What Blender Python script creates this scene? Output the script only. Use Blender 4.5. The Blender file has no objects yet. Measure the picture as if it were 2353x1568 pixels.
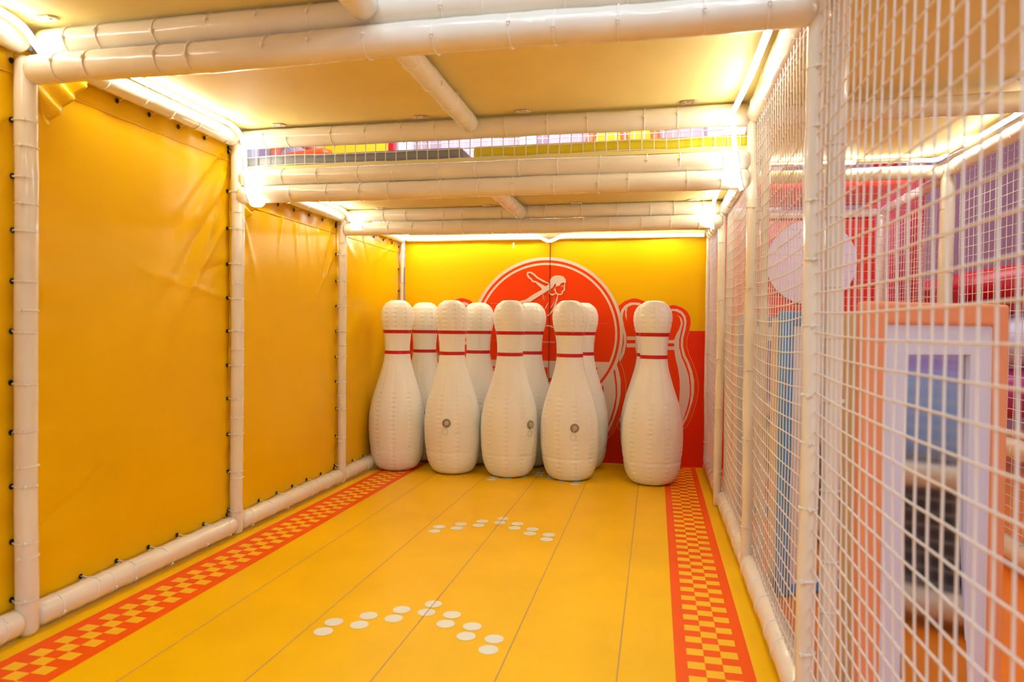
import bpy, math, random
from mathutils import Vector, Matrix, Quaternion, noise
random.seed(7)
PI = math.pi
scene = bpy.context.scene
COL = scene.collection

# ------------------------------------------------------------------ camera, world, light, exposure
YAW, PITCH, ROLL, FPX, CAM_H = 0.2074, -0.0168, 0.0109, 1569.6, 1.1
_f = Vector((-math.sin(YAW) * math.cos(PITCH), math.cos(YAW) * math.cos(PITCH), math.sin(PITCH)))
_r = Vector((math.cos(YAW), math.sin(YAW), 0)); _u = _r.cross(_f)
_R = math.cos(ROLL) * _r + math.sin(ROLL) * _u
_U = -math.sin(ROLL) * _r + math.cos(ROLL) * _u
cd = bpy.data.cameras.new('camera'); cam = bpy.data.objects.new('camera', cd); COL.objects.link(cam)
cam.matrix_world = Matrix(((_R.x, _U.x, -_f.x, 0), (_R.y, _U.y, -_f.y, 0), (_R.z, _U.z, -_f.z, CAM_H), (0, 0, 0, 1)))
cd.sensor_width = 36; cd.lens = FPX / 2353 * 36; cd.clip_start = .02
cd.dof.use_dof = True; cd.dof.focus_distance = 4.7; cd.dof.aperture_fstop = 3.0
scene.camera = cam

w = bpy.data.worlds.new('world'); scene.world = w; w.use_nodes = True
bg = w.node_tree.nodes['Background']; bg.inputs[0].default_value = (.90, .88, .98, 1); bg.inputs[1].default_value = .28

LED_STRENGTH = 26.5
LED_COLOR = (1.0, 1.0, .93)
def area(name, loc, rot, sx, sy, power, color):
    d = bpy.data.lights.new(name, 'AREA'); d.shape = 'RECTANGLE'; d.size = sx; d.size_y = sy; d.energy = power; d.color = color
    o = bpy.data.objects.new(name, d); COL.objects.link(o); o.location = loc; o.rotation_euler = rot; return o
# round hall lamps high over the open side of the play frame
for i, (x, y) in enumerate([(-.9, -.6), (-.2, -1.0), (.5, -.6), (-.5, .3), (.3, .4), (1.0, 0), (-1.3, .2), (.0, -2.2), (.9, -1.9), (-1.1, -2.2)]):
    d = bpy.data.lights.new('hall_lamp', 'AREA'); d.shape = 'DISK'; d.size = .14; d.energy = 10; d.color = (.74, .87, 1.0)
    o = bpy.data.objects.new('hall_lamp', d); COL.objects.link(o); o.location = (x, y, 4.3)
area('hall_light', (3.6, 2.2, 5.2), (0, 0, 0), 3.0, 3.0, 70, (.80, .86, 1.0))
area('hall_light', (-.8, 6.2, 5.2), (math.radians(25), 0, 0), 6.0, 1.6, 210, (1.0, .95, .98))
area('hall_light', (1.8, -1.6, 2.9), (math.radians(58), 0, math.radians(14)), 1.2, .6, 26, (.80, .87, 1.0))
area('alcove_fill', (1.1, 4.80, 2.05), (math.radians(70), 0, 0),   .9, .06, 3, (.92, .94, 1.0))  # unseen fill added under the canopy to brighten the red wall and disc

scene.view_settings.view_transform = 'Standard'; scene.view_settings.look = 'None'
scene.view_settings.exposure = 0.42; scene.view_settings.gamma = 1.0
scene.view_settings.use_curve_mapping = False

# ------------------------------------------------------------------ traced mural outlines (metres on the printed back panel: x, z)
HAIR = [[-0.8761,1.4396],[-0.8799,1.5153],[-0.8597,1.5444],[-0.8304,1.5588],[-0.7953,1.5586],[-0.7659,1.5497],[-0.7452,1.5264],[-0.7407,1.4974],[-0.7653,1.4986],[-0.7827,1.4917],[-0.7971,1.4714],[-0.8117,1.4674],[-0.8177,1.4744],[-0.8267,1.4919],[-0.8385,1.4919],[-0.8453,1.4745],[-0.8498,1.4599]]
TORSO = [[-0.9833,1.5041],[-0.9118,1.4659],[-0.8825,1.4862],[-0.879,1.4396],[-0.9347,1.4046],[-0.9818,1.3754],[-1.0409,1.3372],[-1.1425,1.3223],[-1.1427,1.3399],[-1.0829,1.3547],[-1.0177,1.3988],[-0.944,1.4397]]
STROKES = [[0.0055,[[-0.7507,1.4974],[-0.7544,1.4713],[-0.7559,1.451],[-0.7528,1.4365],[-0.7702,1.4249],[-0.7689,1.4162],[-0.7787,1.4017],[-0.7904,1.3988],[-0.8109,1.4],[-0.8258,1.4133],[-0.8337,1.4395],[-0.8351,1.457]]],[0.004,[[-0.8453,1.4716],[-0.8413,1.4861],[-0.8326,1.4931],[-0.8208,1.486],[-0.8235,1.4686],[-0.8293,1.4599]]],[0.003,[[-0.7854,1.4673],[-0.7737,1.4731],[-0.762,1.4696]]],[0.002,[[-0.7824,1.4627],[-0.7649,1.4644]]],[0.003,[[-0.7877,1.422],[-0.7719,1.4203]]],[0.006,[[-0.8731,1.4367],[-0.8829,1.4163],[-0.8697,1.3988],[-0.852,1.3959],[-0.8286,1.4075]]],[0.006,[[-0.808,1.3976],[-0.8163,1.3581],[-0.8333,1.3057],[-0.8504,1.2648],[-0.8736,1.2355],[-0.9029,1.2149]]],[0.007,[[-0.8826,1.4891],[-0.93,1.5097],[-0.9837,1.5392],[-1.0198,1.5715],[-1.0437,1.5851],[-1.0676,1.5835],[-1.0704,1.566],[-1.0612,1.5454],[-1.0371,1.5277],[-1.025,1.5101],[-0.9952,1.5041],[-0.9712,1.4806],[-0.9382,1.4455]]],[0.003,[[-0.9317,1.4017],[-0.9344,1.3813],[-0.9312,1.355]]],[0.0025,[[-0.9167,1.3813],[-0.9234,1.3462]]],[0.003,[[-0.8866,1.3346],[-0.9068,1.2937],[-0.9213,1.2703]]],[0.0025,[[-0.8339,1.3581],[-0.851,1.3114],[-0.8742,1.2822]]],[0.003,[[-1.0613,1.5571],[-1.0493,1.5541]]],[0.003,[[-0.8467,1.4454],[-0.8436,1.4337]]],[0.008,[[-0.9108,1.1348],[-0.8724,1.1352],[-0.8369,1.1192]]]]
PINK = [[[-1.391,1.3239],[-1.3178,1.32]],[[-0.8393,1.3202],[-0.7805,1.3082]],[[-0.4774,1.1574],[-0.3802,1.1554]],[[-0.9359,1.0041],[-0.8295,0.991]],[[-1.3815,1.0066],[-1.3326,1.0043]]]
LETR = [[[-1.3876,0.7847],[-0.887,0.5722]],[[-0.8799,0.6947],[-0.8371,0.6638]],[[-0.8791,0.623],[-0.4558,0.6207]]]
LETC = [[[-1.3584,0.7682],[-1.2994,0.7584]],[[-1.3581,0.7451],[-1.332,0.6875]],[[-1.3579,0.7194],[-1.2989,0.7089]],[[-1.0378,0.6593],[-0.8861,0.5722]]]
LETS = [[-0.4952,0.7917],[-0.4729,0.7922],[-0.4694,0.7756],[-0.4808,0.7671],[-0.4641,0.7467],[-0.4671,0.73],[-0.4804,0.7339],[-0.499,0.7667]]
CREAMZ = 0.8395
MPINS = [[[[0.136,1.3149],[0.153,1.3149],[0.2083,1.2934],[0.2499,1.2607],[0.2733,1.2139],[0.2768,1.1669],[0.2659,1.101],[0.2503,1.0444],[0.2475,0.9879],[0.264,0.9223],[0.297,0.8476],[0.3254,0.773],[0.3449,0.6795],[0.3441,0.6137],[0.3334,0.5381],[0.3118,0.462],[0.2856,0.3856],[0.259,0.3326],[0.2275,0.3002],[0.1508,0.297],[0.1508,0.297],[0.0736,0.2938],[0.0407,0.3239],[0.0121,0.3752],[-0.0169,0.4504],[-0.0413,0.526],[-0.0545,0.6019],[-0.0573,0.6686],[-0.04,0.7644],[-0.0131,0.8412],[0.0184,0.9178],[0.0332,0.9846],[0.0287,1.0414],[0.0112,1.0982],[-0.0019,1.1645],[0.0002,1.212],[0.0228,1.2595],[0.064,1.2929],[0.119,1.3148],[0.136,1.3149]],[[0.136,1.312],[0.1498,1.3121],[0.2051,1.2934],[0.2467,1.2607],[0.2702,1.2139],[0.2736,1.1669],[0.2627,1.101],[0.2471,1.0444],[0.2443,0.9878],[0.2608,0.9222],[0.2938,0.8475],[0.3222,0.7729],[0.3418,0.6794],[0.3409,0.6136],[0.3303,0.538],[0.3087,0.4619],[0.2825,0.3855],[0.2558,0.3325],[0.2242,0.3029],[0.1507,0.2998],[0.1507,0.2998],[0.0768,0.2968],[0.044,0.324],[0.0154,0.3753],[-0.0136,0.4506],[-0.038,0.5261],[-0.0512,0.602],[-0.0541,0.6687],[-0.0367,0.7645],[-0.0098,0.8412],[0.0216,0.9179],[0.0364,0.9846],[0.0319,1.0415],[0.0144,1.0982],[0.0014,1.1645],[0.0035,1.212],[0.026,1.2595],[0.0672,1.2929],[0.1223,1.312],[0.136,1.312]],[[0.1365,1.2818],[0.1686,1.281],[0.2056,1.2605],[0.2335,1.223],[0.2415,1.176],[0.2334,1.1101],[0.2179,1.044],[0.217,0.978],[0.2336,0.9123],[0.2665,0.847],[0.2902,0.7816],[0.3077,0.7067],[0.3091,0.6126],[0.2984,0.537],[0.2768,0.4608],[0.2549,0.3939],[0.2238,0.3312],[0.1504,0.3264],[0.1504,0.3264],[0.0764,0.3253],[0.0431,0.3859],[0.0189,0.4517],[-0.0054,0.5271],[-0.0186,0.603],[-0.0199,0.6982],[-0.0043,0.7748],[0.018,0.8418],[0.0496,0.9089],[0.0643,0.9756],[0.0615,1.0419],[0.0439,1.108],[0.0337,1.1743],[0.0405,1.2217],[0.0677,1.2598],[0.1043,1.2807],[0.1365,1.2818]],[[0.1367,1.2648],[0.1551,1.263],[0.1967,1.2435],[0.2173,1.2116],[0.2243,1.1665],[0.2125,1.1004],[0.1996,1.0437],[0.1987,0.9777],[0.2154,0.9025],[0.2484,0.8372],[0.2723,0.7623],[0.2845,0.6779],[0.2867,0.5931],[0.2761,0.5079],[0.2544,0.4317],[0.2277,0.3787],[0.1498,0.3615],[0.1498,0.3615],[0.0711,0.3727],[0.0426,0.424],[0.0183,0.4993],[0.005,0.5846],[0.0047,0.6703],[0.0146,0.7562],[0.0367,0.8327],[0.0682,0.8998],[0.0828,0.9759],[0.08,1.0421],[0.0654,1.0988],[0.0515,1.165],[0.0573,1.2105],[0.0772,1.2428],[0.1184,1.2629],[0.1367,1.2648]],[[0.1647,1.2348],[0.188,1.2086],[0.1978,1.1662],[0.1848,1.119],[0.1624,1.0763],[0.1466,1.0288],[0.0849,1.028],[0.0852,1.0015],[0.147,1.0024],[0.1474,0.9769],[0.0856,0.9759],[0.086,0.9475],[0.1478,0.9485],[0.1608,0.8731],[0.1803,0.7979],[0.1934,0.7132],[0.1965,0.6282],[0.1932,0.543],[0.1876,0.4879],[0.2231,0.3785],[0.2407,0.4312],[0.2624,0.5075],[0.2759,0.5834],[0.2747,0.6588],[0.2635,0.7433],[0.2395,0.8181],[0.2064,0.8929],[0.187,0.9681],[0.186,1.0341],[0.2005,1.1097],[0.2134,1.1664],[0.2018,1.2087]],[[0.0832,1.1463],[0.0715,1.1841],[0.0708,1.2314],[0.0907,1.2646],[0.1134,1.2855],[0.1044,1.2741],[0.0863,1.2457],[0.0804,1.2106]]],[[[-0.1763,1.3695],[-0.1573,1.3695],[-0.0957,1.3457],[-0.0494,1.3096],[-0.0233,1.2579],[-0.0195,1.2062],[-0.0317,1.1336],[-0.0491,1.0712],[-0.0523,1.0089],[-0.034,0.9366],[0.0027,0.8543],[0.0342,0.7721],[0.0559,0.6691],[0.0549,0.5965],[0.043,0.5132],[0.0188,0.4294],[-0.0104,0.3451],[-0.0401,0.2867],[-0.0753,0.2508],[-0.1609,0.2472],[-0.1609,0.2472],[-0.2469,0.2435],[-0.2836,0.2766],[-0.3156,0.3332],[-0.3479,0.4162],[-0.375,0.4994],[-0.3897,0.5832],[-0.3928,0.6569],[-0.3733,0.7626],[-0.3432,0.8473],[-0.308,0.9319],[-0.2914,1.0054],[-0.2964,1.0682],[-0.3158,1.1308],[-0.3303,1.2039],[-0.3279,1.2563],[-0.3027,1.3087],[-0.2567,1.3454],[-0.1953,1.3694],[-0.1763,1.3695]],[[-0.1762,1.3663],[-0.1609,1.3664],[-0.0993,1.3457],[-0.053,1.3095],[-0.0269,1.2579],[-0.0231,1.2061],[-0.0353,1.1335],[-0.0527,1.0711],[-0.0559,1.0088],[-0.0376,0.9365],[-0.0009,0.8542],[0.0307,0.772],[0.0524,0.669],[0.0514,0.5964],[0.0394,0.5131],[0.0153,0.4292],[-0.014,0.345],[-0.0437,0.2865],[-0.079,0.2538],[-0.1609,0.2503],[-0.1609,0.2503],[-0.2434,0.2468],[-0.28,0.2768],[-0.3119,0.3333],[-0.3442,0.4163],[-0.3714,0.4996],[-0.3861,0.5834],[-0.3891,0.657],[-0.3697,0.7627],[-0.3396,0.8474],[-0.3044,0.9319],[-0.2877,1.0055],[-0.2927,1.0682],[-0.3122,1.1308],[-0.3267,1.2039],[-0.3243,1.2563],[-0.2991,1.3087],[-0.2531,1.3454],[-0.1916,1.3663],[-0.1762,1.3663]],[[-0.1758,1.3331],[-0.1399,1.3321],[-0.0988,1.3094],[-0.0676,1.268],[-0.0588,1.2163],[-0.0679,1.1436],[-0.0852,1.0707],[-0.0863,0.998],[-0.0679,0.9256],[-0.0313,0.8536],[-0.0049,0.7815],[0.0145,0.6991],[0.016,0.5954],[0.004,0.5119],[-0.0202,0.428],[-0.0446,0.3542],[-0.0794,0.285],[-0.1613,0.2796],[-0.1613,0.2796],[-0.2438,0.2783],[-0.2809,0.345],[-0.3079,0.4176],[-0.335,0.5008],[-0.3496,0.5844],[-0.351,0.6895],[-0.3334,0.774],[-0.3084,0.848],[-0.2732,0.922],[-0.2566,0.9955],[-0.2596,1.0686],[-0.2792,1.1416],[-0.2906,1.2147],[-0.283,1.267],[-0.2526,1.3089],[-0.2117,1.3319],[-0.1758,1.3331]],[[-0.1755,1.3143],[-0.155,1.3123],[-0.1087,1.2907],[-0.0858,1.2555],[-0.078,1.2057],[-0.0912,1.133],[-0.1056,1.0705],[-0.1067,0.9977],[-0.0882,0.9148],[-0.0515,0.8428],[-0.0249,0.7603],[-0.0114,0.6672],[-0.0091,0.5738],[-0.021,0.4799],[-0.0452,0.3958],[-0.075,0.3374],[-0.1618,0.3183],[-0.1618,0.3183],[-0.2497,0.3305],[-0.2815,0.387],[-0.3086,0.4701],[-0.3233,0.5642],[-0.3235,0.6588],[-0.3123,0.7535],[-0.2876,0.8379],[-0.2524,0.9119],[-0.236,0.9958],[-0.239,1.0689],[-0.2553,1.1314],[-0.2708,1.2044],[-0.2642,1.2545],[-0.242,1.2901],[-0.196,1.3122],[-0.1755,1.3143]],[[-0.1443,1.2812],[-0.1184,1.2522],[-0.1075,1.2055],[-0.1221,1.1535],[-0.147,1.1064],[-0.1648,1.0541],[-0.2336,1.0533],[-0.2333,1.024],[-0.1644,1.025],[-0.164,0.9969],[-0.2329,0.9958],[-0.2324,0.9645],[-0.1636,0.9656],[-0.1491,0.8825],[-0.1274,0.7996],[-0.1129,0.7062],[-0.1095,0.6125],[-0.1133,0.5185],[-0.1196,0.4578],[-0.0801,0.3372],[-0.0605,0.3953],[-0.0362,0.4794],[-0.0211,0.5631],[-0.0223,0.6462],[-0.0348,0.7393],[-0.0614,0.8218],[-0.0982,0.9043],[-0.1198,0.9871],[-0.1208,1.0599],[-0.1046,1.1432],[-0.0902,1.2057],[-0.1031,1.2523]],[[-0.2354,1.1837],[-0.2484,1.2254],[-0.2491,1.2776],[-0.2269,1.3142],[-0.2015,1.3372],[-0.2116,1.3246],[-0.2318,1.2933],[-0.2384,1.2547]]],[[[-0.4911,1.4369],[-0.47,1.4369],[-0.4012,1.4105],[-0.3496,1.3705],[-0.3205,1.3134],[-0.3163,1.2563],[-0.33,1.1763],[-0.3495,1.1074],[-0.3531,1.0387],[-0.3327,0.9588],[-0.2919,0.868],[-0.2568,0.7773],[-0.2327,0.6636],[-0.2339,0.5836],[-0.2473,0.4916],[-0.2743,0.3991],[-0.307,0.306],[-0.3402,0.2414],[-0.3796,0.2018],[-0.4751,0.1976],[-0.4751,0.1976],[-0.5713,0.1934],[-0.6123,0.2299],[-0.6479,0.2923],[-0.684,0.384],[-0.7143,0.476],[-0.7306,0.5687],[-0.734,0.65],[-0.7121,0.7669],[-0.6783,0.8605],[-0.6388,0.9539],[-0.6201,1.0352],[-0.6256,1.1045],[-0.6474,1.1736],[-0.6635,1.2545],[-0.6607,1.3123],[-0.6325,1.3702],[-0.581,1.4105],[-0.5124,1.437],[-0.4911,1.4369]],[[-0.4911,1.4335],[-0.4739,1.4335],[-0.4052,1.4105],[-0.3535,1.3705],[-0.3244,1.3134],[-0.3203,1.2563],[-0.3339,1.1762],[-0.3534,1.1074],[-0.3571,1.0386],[-0.3367,0.9588],[-0.2959,0.868],[-0.2607,0.7772],[-0.2366,0.6635],[-0.2378,0.5835],[-0.2512,0.4915],[-0.2782,0.3989],[-0.311,0.3059],[-0.3442,0.2413],[-0.3836,0.205],[-0.4751,0.201],[-0.4751,0.201],[-0.5673,0.197],[-0.6082,0.2301],[-0.6439,0.2925],[-0.6799,0.3842],[-0.7102,0.4762],[-0.7265,0.5688],[-0.7299,0.6502],[-0.708,0.767],[-0.6742,0.8606],[-0.6348,0.954],[-0.6161,1.0352],[-0.6216,1.1045],[-0.6433,1.1737],[-0.6594,1.2545],[-0.6566,1.3123],[-0.6284,1.3702],[-0.577,1.4105],[-0.5083,1.4335],[-0.4911,1.4335]],[[-0.4906,1.3967],[-0.4506,1.3956],[-0.4047,1.3704],[-0.3699,1.3247],[-0.3601,1.2675],[-0.3704,1.1874],[-0.3898,1.107],[-0.391,1.0267],[-0.3706,0.9468],[-0.3298,0.8673],[-0.3004,0.7878],[-0.2789,0.6967],[-0.2773,0.5823],[-0.2908,0.4902],[-0.3179,0.3975],[-0.3452,0.316],[-0.3841,0.2396],[-0.4756,0.2334],[-0.4756,0.2334],[-0.5677,0.2318],[-0.6092,0.3055],[-0.6392,0.3857],[-0.6694,0.4775],[-0.6857,0.57],[-0.6872,0.6862],[-0.6674,0.7795],[-0.6394,0.8612],[-0.5999,0.943],[-0.5813,1.0241],[-0.5846,1.1049],[-0.6064,1.1855],[-0.619,1.2663],[-0.6105,1.324],[-0.5765,1.3702],[-0.5308,1.3956],[-0.4906,1.3967]],[[-0.4904,1.3761],[-0.4674,1.3738],[-0.4158,1.3498],[-0.3902,1.3109],[-0.3815,1.256],[-0.3964,1.1757],[-0.4126,1.1068],[-0.4138,1.0264],[-0.3932,0.9349],[-0.3524,0.8554],[-0.3228,0.7643],[-0.3078,0.6616],[-0.3053,0.5585],[-0.3186,0.4548],[-0.3458,0.3619],[-0.3791,0.2974],[-0.4761,0.2761],[-0.4761,0.2761],[-0.5743,0.2895],[-0.6098,0.3519],[-0.6399,0.4437],[-0.6564,0.5477],[-0.6565,0.6521],[-0.6439,0.7568],[-0.6161,0.8501],[-0.5766,0.9318],[-0.5582,1.0244],[-0.5615,1.1052],[-0.5797,1.1742],[-0.5969,1.2548],[-0.5895,1.3102],[-0.5647,1.3495],[-0.5133,1.3737],[-0.4904,1.3761]],[[-0.4556,1.3394],[-0.4266,1.3073],[-0.4145,1.2558],[-0.4309,1.1984],[-0.4588,1.1465],[-0.4786,1.0888],[-0.5556,1.0879],[-0.5552,1.0556],[-0.4782,1.0566],[-0.4778,1.0255],[-0.5548,1.0245],[-0.5543,0.9899],[-0.4774,0.991],[-0.4613,0.8992],[-0.4372,0.8077],[-0.421,0.7045],[-0.4174,0.6011],[-0.4217,0.4973],[-0.4288,0.4303],[-0.3848,0.2971],[-0.3629,0.3613],[-0.3357,0.4542],[-0.3187,0.5466],[-0.32,0.6383],[-0.3338,0.7412],[-0.3634,0.8322],[-0.4045,0.9232],[-0.4285,1.0147],[-0.4295,1.0951],[-0.4114,1.1871],[-0.3952,1.2559],[-0.4095,1.3074]],[[-0.5574,1.232],[-0.5718,1.278],[-0.5726,1.3357],[-0.5477,1.376],[-0.5193,1.4013],[-0.5307,1.3875],[-0.5532,1.353],[-0.5607,1.3103]]]]

# ------------------------------------------------------------------ materials
def mat(name, col, rough=.5, spec=.5, metal=0., coat=0., bump=0., bscale=20., bstretch=(1, 1, 1), vary=0., vscale=3., emit=None, estr=0., trans=0., sss=0.):
    m = bpy.data.materials.new(name); m.use_nodes = True; nt = m.node_tree; b = nt.nodes['Principled BSDF']
    b.inputs['Base Color'].default_value = (*col, 1); b.inputs['Roughness'].default_value = rough
    b.inputs['Specular IOR Level'].default_value = spec; b.inputs['Metallic'].default_value = metal
    b.inputs['Coat Weight'].default_value = coat; b.inputs['Coat Roughness'].default_value = .08
    b.inputs['Transmission Weight'].default_value = trans
    if sss: b.inputs['Subsurface Weight'].default_value = sss; b.inputs['Subsurface Scale'].default_value = .03
    tc = nt.nodes.new('ShaderNodeTexCoord')
    if bump:
        mp = nt.nodes.new('ShaderNodeMapping'); mp.inputs['Scale'].default_value = bstretch
        n = nt.nodes.new('ShaderNodeTexNoise'); n.inputs['Scale'].default_value = bscale; n.inputs['Detail'].default_value = 3
        bp = nt.nodes.new('ShaderNodeBump'); bp.inputs['Strength'].default_value = bump; bp.inputs['Distance'].default_value = .01
        nt.links.new(tc.outputs['Object'], mp.inputs[0]); nt.links.new(mp.outputs[0], n.inputs['Vector'])
        nt.links.new(n.outputs[0], bp.inputs['Height']); nt.links.new(bp.outputs[0], b.inputs['Normal'])
    if vary:
        n2 = nt.nodes.new('ShaderNodeTexNoise'); n2.inputs['Scale'].default_value = vscale; n2.inputs['Detail'].default_value = 4
        cr = nt.nodes.new('ShaderNodeValToRGB')
        cr.color_ramp.elements[0].position = .35; cr.color_ramp.elements[1].position = .65
        cr.color_ramp.elements[0].color = (*[c * (1 - vary) for c in col], 1); cr.color_ramp.elements[1].color = (*[min(1, c * (1 + vary * .4)) for c in col], 1)
        nt.links.new(tc.outputs['Object'], n2.inputs['Vector']); nt.links.new(n2.outputs[0], cr.inputs[0]); nt.links.new(cr.outputs[0], b.inputs['Base Color'])
    if emit:
        b.inputs['Emission Color'].default_value = (*emit, 1); b.inputs['Emission Strength'].default_value = estr
    return m

M = dict(
    foam=mat('foam_sleeve_pvc', (.86, .79, .65), .24, .5, coat=.35, bump=.12, bscale=9, vary=.05, vscale=5),
    tie=mat('nylon_tie', (.90, .85, .76), .35),
    vinyl=mat('yellow_vinyl', (.87, .505, .0003), .30, .17, bump=.10, bscale=6, bstretch=(1, 1, 1.6), vary=.04, vscale=2),
    vinyl_thread=mat('yellow_thread', (.86, .50, .004), .5),
    black=mat('grommet_black', (.012, .010, .008), .5),
    net=mat('net_rope', (.86, .80, .74), .8),
    deck=mat('deck_board', (.86, .71, .28), .6, .3, vary=.10, vscale=1.6),
    floor=mat('lane_print', (.93, .53, .0005), .36, .12, bump=.05, bscale=5, vary=.05, vscale=2.5),
    stripe=mat('stripe_print', (.90, .10, .0015), .42, .14, bump=.05, bscale=5),
    check=mat('check_print', (.93, .52, .02), .42, .14),
    dot=mat('dot_print', (.80, .80, .66), .42, .35),
    seamgrey=mat('plank_line', (.50, .28, .10), .6),
    red=mat('wall_red', (.88, .035, .002), .5, .15),
    yell=mat('wall_yellow', (.95, .56, .0005), .5, .12),
    orange=mat('wall_orange', (.92, .060, .001), .5, .15),
    cream=mat('wall_cream', (.86, .70, .58), .5, .3),
    pink=mat('wall_pink', (.85, .25, .25), .5),
    pale=mat('wall_pale_line', (.90, .45, .12), .5),
    pin=mat('pin_vinyl', (.96, .97, .95), .33, .5, coat=.2, bump=.15, bscale=14, vary=.03, vscale=4, sss=.08),
    pinred=mat('pin_stripe', (.62, .004, .006), .4),
    grey=mat('valve_patch', (.33, .30, .26), .3),
    clear=mat('valve_plastic', (.80, .77, .70), .15, trans=.25),
    led=mat('led_tube', (1, 1, 1), .4, emit=LED_COLOR, estr=LED_STRENGTH),
    mat_grey=mat('grey_mat', (.27, .26, .25), .6),
    mat_yellow=mat('yellow_mat', (.78, .62, .01), .5),
    orange_floor=mat('orange_mat', (.92, .25, .008), .3, .5, bump=.2, bscale=4),
    padorange=mat('orange_padding', (.95, .38, .17), .5, bump=.05, bscale=8),
    padblue=mat('blue_padding', (.06, .34, .82), .5),
    padblue2=mat('periwinkle_padding', (.20, .32, .72), .5),
    board=mat('white_board', (.80, .82, .95), .45),
    backing=mat('cream_backing', (.72, .55, .34), .6),
    mirror=mat('mirror_sheet', (.72, .74, .80), .09, metal=1.),
    crimson=mat('crimson_vinyl', (.55, .004, .012), .35),
    redvinyl=mat('red_vinyl', (.85, .035, .012), .25, .5, bump=.5, bscale=9, bstretch=(.3, 6, 1)),
    lavender=mat('lavender_board', (.78, .74, .92), .5),
    hallwall=mat('hall_wall', (.80, .66, .80), .8),
    purple=mat('purple_wall', (.36, .19, .27), .7),
    pinkwall=mat('pink_wall', (.70, .48, .60), .7),
    salmon=mat('salmon_panel', (.85, .30, .18), .5),
    bright_yellow=mat('bright_yellow_panel', (.95, .62, .01), .5),
    slide_orange=mat('orange_plastic', (.92, .14, .02), .25),
    magenta=mat('magenta_plastic', (.60, .05, .22), .3),
    dark=mat('dark_fabric', (.035, .035, .05), .7),
    lightblue=mat('light_blue_panel', (.25, .45, .80), .5),
    violet=mat('violet_panel', (.38, .22, .62), .5),
    rust=mat('rusty_bracket', (.50, .33, .20), .6, vary=.4, vscale=40),
    clamp=mat('bracket_paint', (.76, .64, .50), .5, vary=.2, vscale=30),
)

# ------------------------------------------------------------------ helpers
class MB:
    def __init__(s): s.v = []; s.f = []; s.m = []; s.cur = 0
    def add(s, vs, fs):
        b = len(s.v); s.v += [tuple(v) for v in vs]; s.f += [[b + i for i in f] for f in fs]; s.m += [s.cur] * len(fs)
    def box(s, a, b):
        x0, y0, z0 = a; x1, y1, z1 = b
        s.add([(x0, y0, z0), (x1, y0, z0), (x1, y1, z0), (x0, y1, z0), (x0, y0, z1), (x1, y0, z1), (x1, y1, z1), (x0, y1, z1)],
              [(3, 2, 1, 0), (4, 5, 6, 7), (0, 1, 5, 4), (1, 2, 6, 5), (2, 3, 7, 6), (3, 0, 4, 7)])
    def tube(s, pts, r, seg=8, caps=True, rf=None):
        pts = [Vector(p) for p in pts]; n = len(pts); rings = []
        up = None
        for i, p in enumerate(pts):
            t = (pts[min(i + 1, n - 1)] - pts[max(i - 1, 0)]).normalized()
            if up is None:
                up = t.orthogonal().normalized()
            up = (up - t * up.dot(t)).normalized(); side = t.cross(up)
            rr = r if rf is None else rf(i)
            rings.append([p + (up * math.cos(a) + side * math.sin(a)) * rr for a in [2 * PI * k / seg for k in range(seg)]])
        vs = [v for rg in rings for v in rg]; fs = []
        for i in range(n - 1):
            for k in range(seg):
                k2 = (k + 1) % seg
                fs.append((i * seg + k, i * seg + k2, (i + 1) * seg + k2, (i + 1) * seg + k))
        if caps: fs.append(tuple(range(seg))[::-1]); fs.append(tuple((n - 1) * seg + k for k in range(seg)))
        s.add(vs, fs)
    def build(s, name, mats, parent=None, smooth=True, origin=None):
        o3 = Vector(origin) if origin is not None else Vector((0, 0, 0))
        me = bpy.data.meshes.new(name); me.from_pydata([tuple(Vector(v) - o3) for v in s.v], [], s.f); me.update()
        if not isinstance(mats, (list, tuple)): mats = [mats]
        for m in mats: me.materials.append(m)
        me.polygons.foreach_set('material_index', s.m)
        me.polygons.foreach_set('use_smooth', [smooth] * len(me.polygons))
        o = bpy.data.objects.new(name, me); COL.objects.link(o); o.location = o3
        if parent is not None: o.parent = parent
        return o
def tag(o, label, cat, group=None, kind=None):
    o['label'] = label; o['category'] = cat
    if group: o['group'] = group
    o['kind'] = kind or 'thing'
    return o
def struct(o, label=None):
    o['kind'] = 'structure'
    if label: o['label'] = label
    return o
def empty(name, loc):
    o = bpy.data.objects.new(name, None); COL.objects.link(o); o.location = loc; return o
def flat(o):
    for p in o.data.polygons: p.use_smooth = False
    return o
def bevel(o, wd, seg=3):
    md = o.modifiers.new('bevel', 'BEVEL'); md.width = wd; md.segments = seg; md.limit_method = 'ANGLE'
    return o

# zip tie ring meshes, one per radius
_tie = {}
def tie_mesh(r):
    k = round(r, 3)
    if k in _tie: return _tie[k]
    mb = MB(); seg = 28; R = r + .0022
    prof = [(-.0026, -.005), (-.0018, .0013), (.0018, .0013), (.0026, -.005)]
    vs = []
    for i in range(seg):
        a = 2 * PI * i / seg
        for (z, d) in prof: vs.append(((R - .002 + d) * math.cos(a), (R - .002 + d) * math.sin(a), z))
    fs = []
    for i in range(seg):
        j = (i + 1) % seg
        for q in range(4): fs.append((i * 4 + q, j * 4 + q, j * 4 + (q + 1) % 4, i * 4 + (q + 1) % 4))
    mb.add(vs, fs)
    mb.box((R - .001, -.004, -.0045), (R + .0055, .004, .0045))          # the tie's head
    mb.box((R + .001, .004, -.0016), (R + .0035, .013, .0016))           # clipped tail
    me = bpy.data.meshes.new('zip_tie'); me.from_pydata(mb.v, [], mb.f); me.update(); me.materials.append(M['tie'])
    _tie[k] = me; return me
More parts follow.
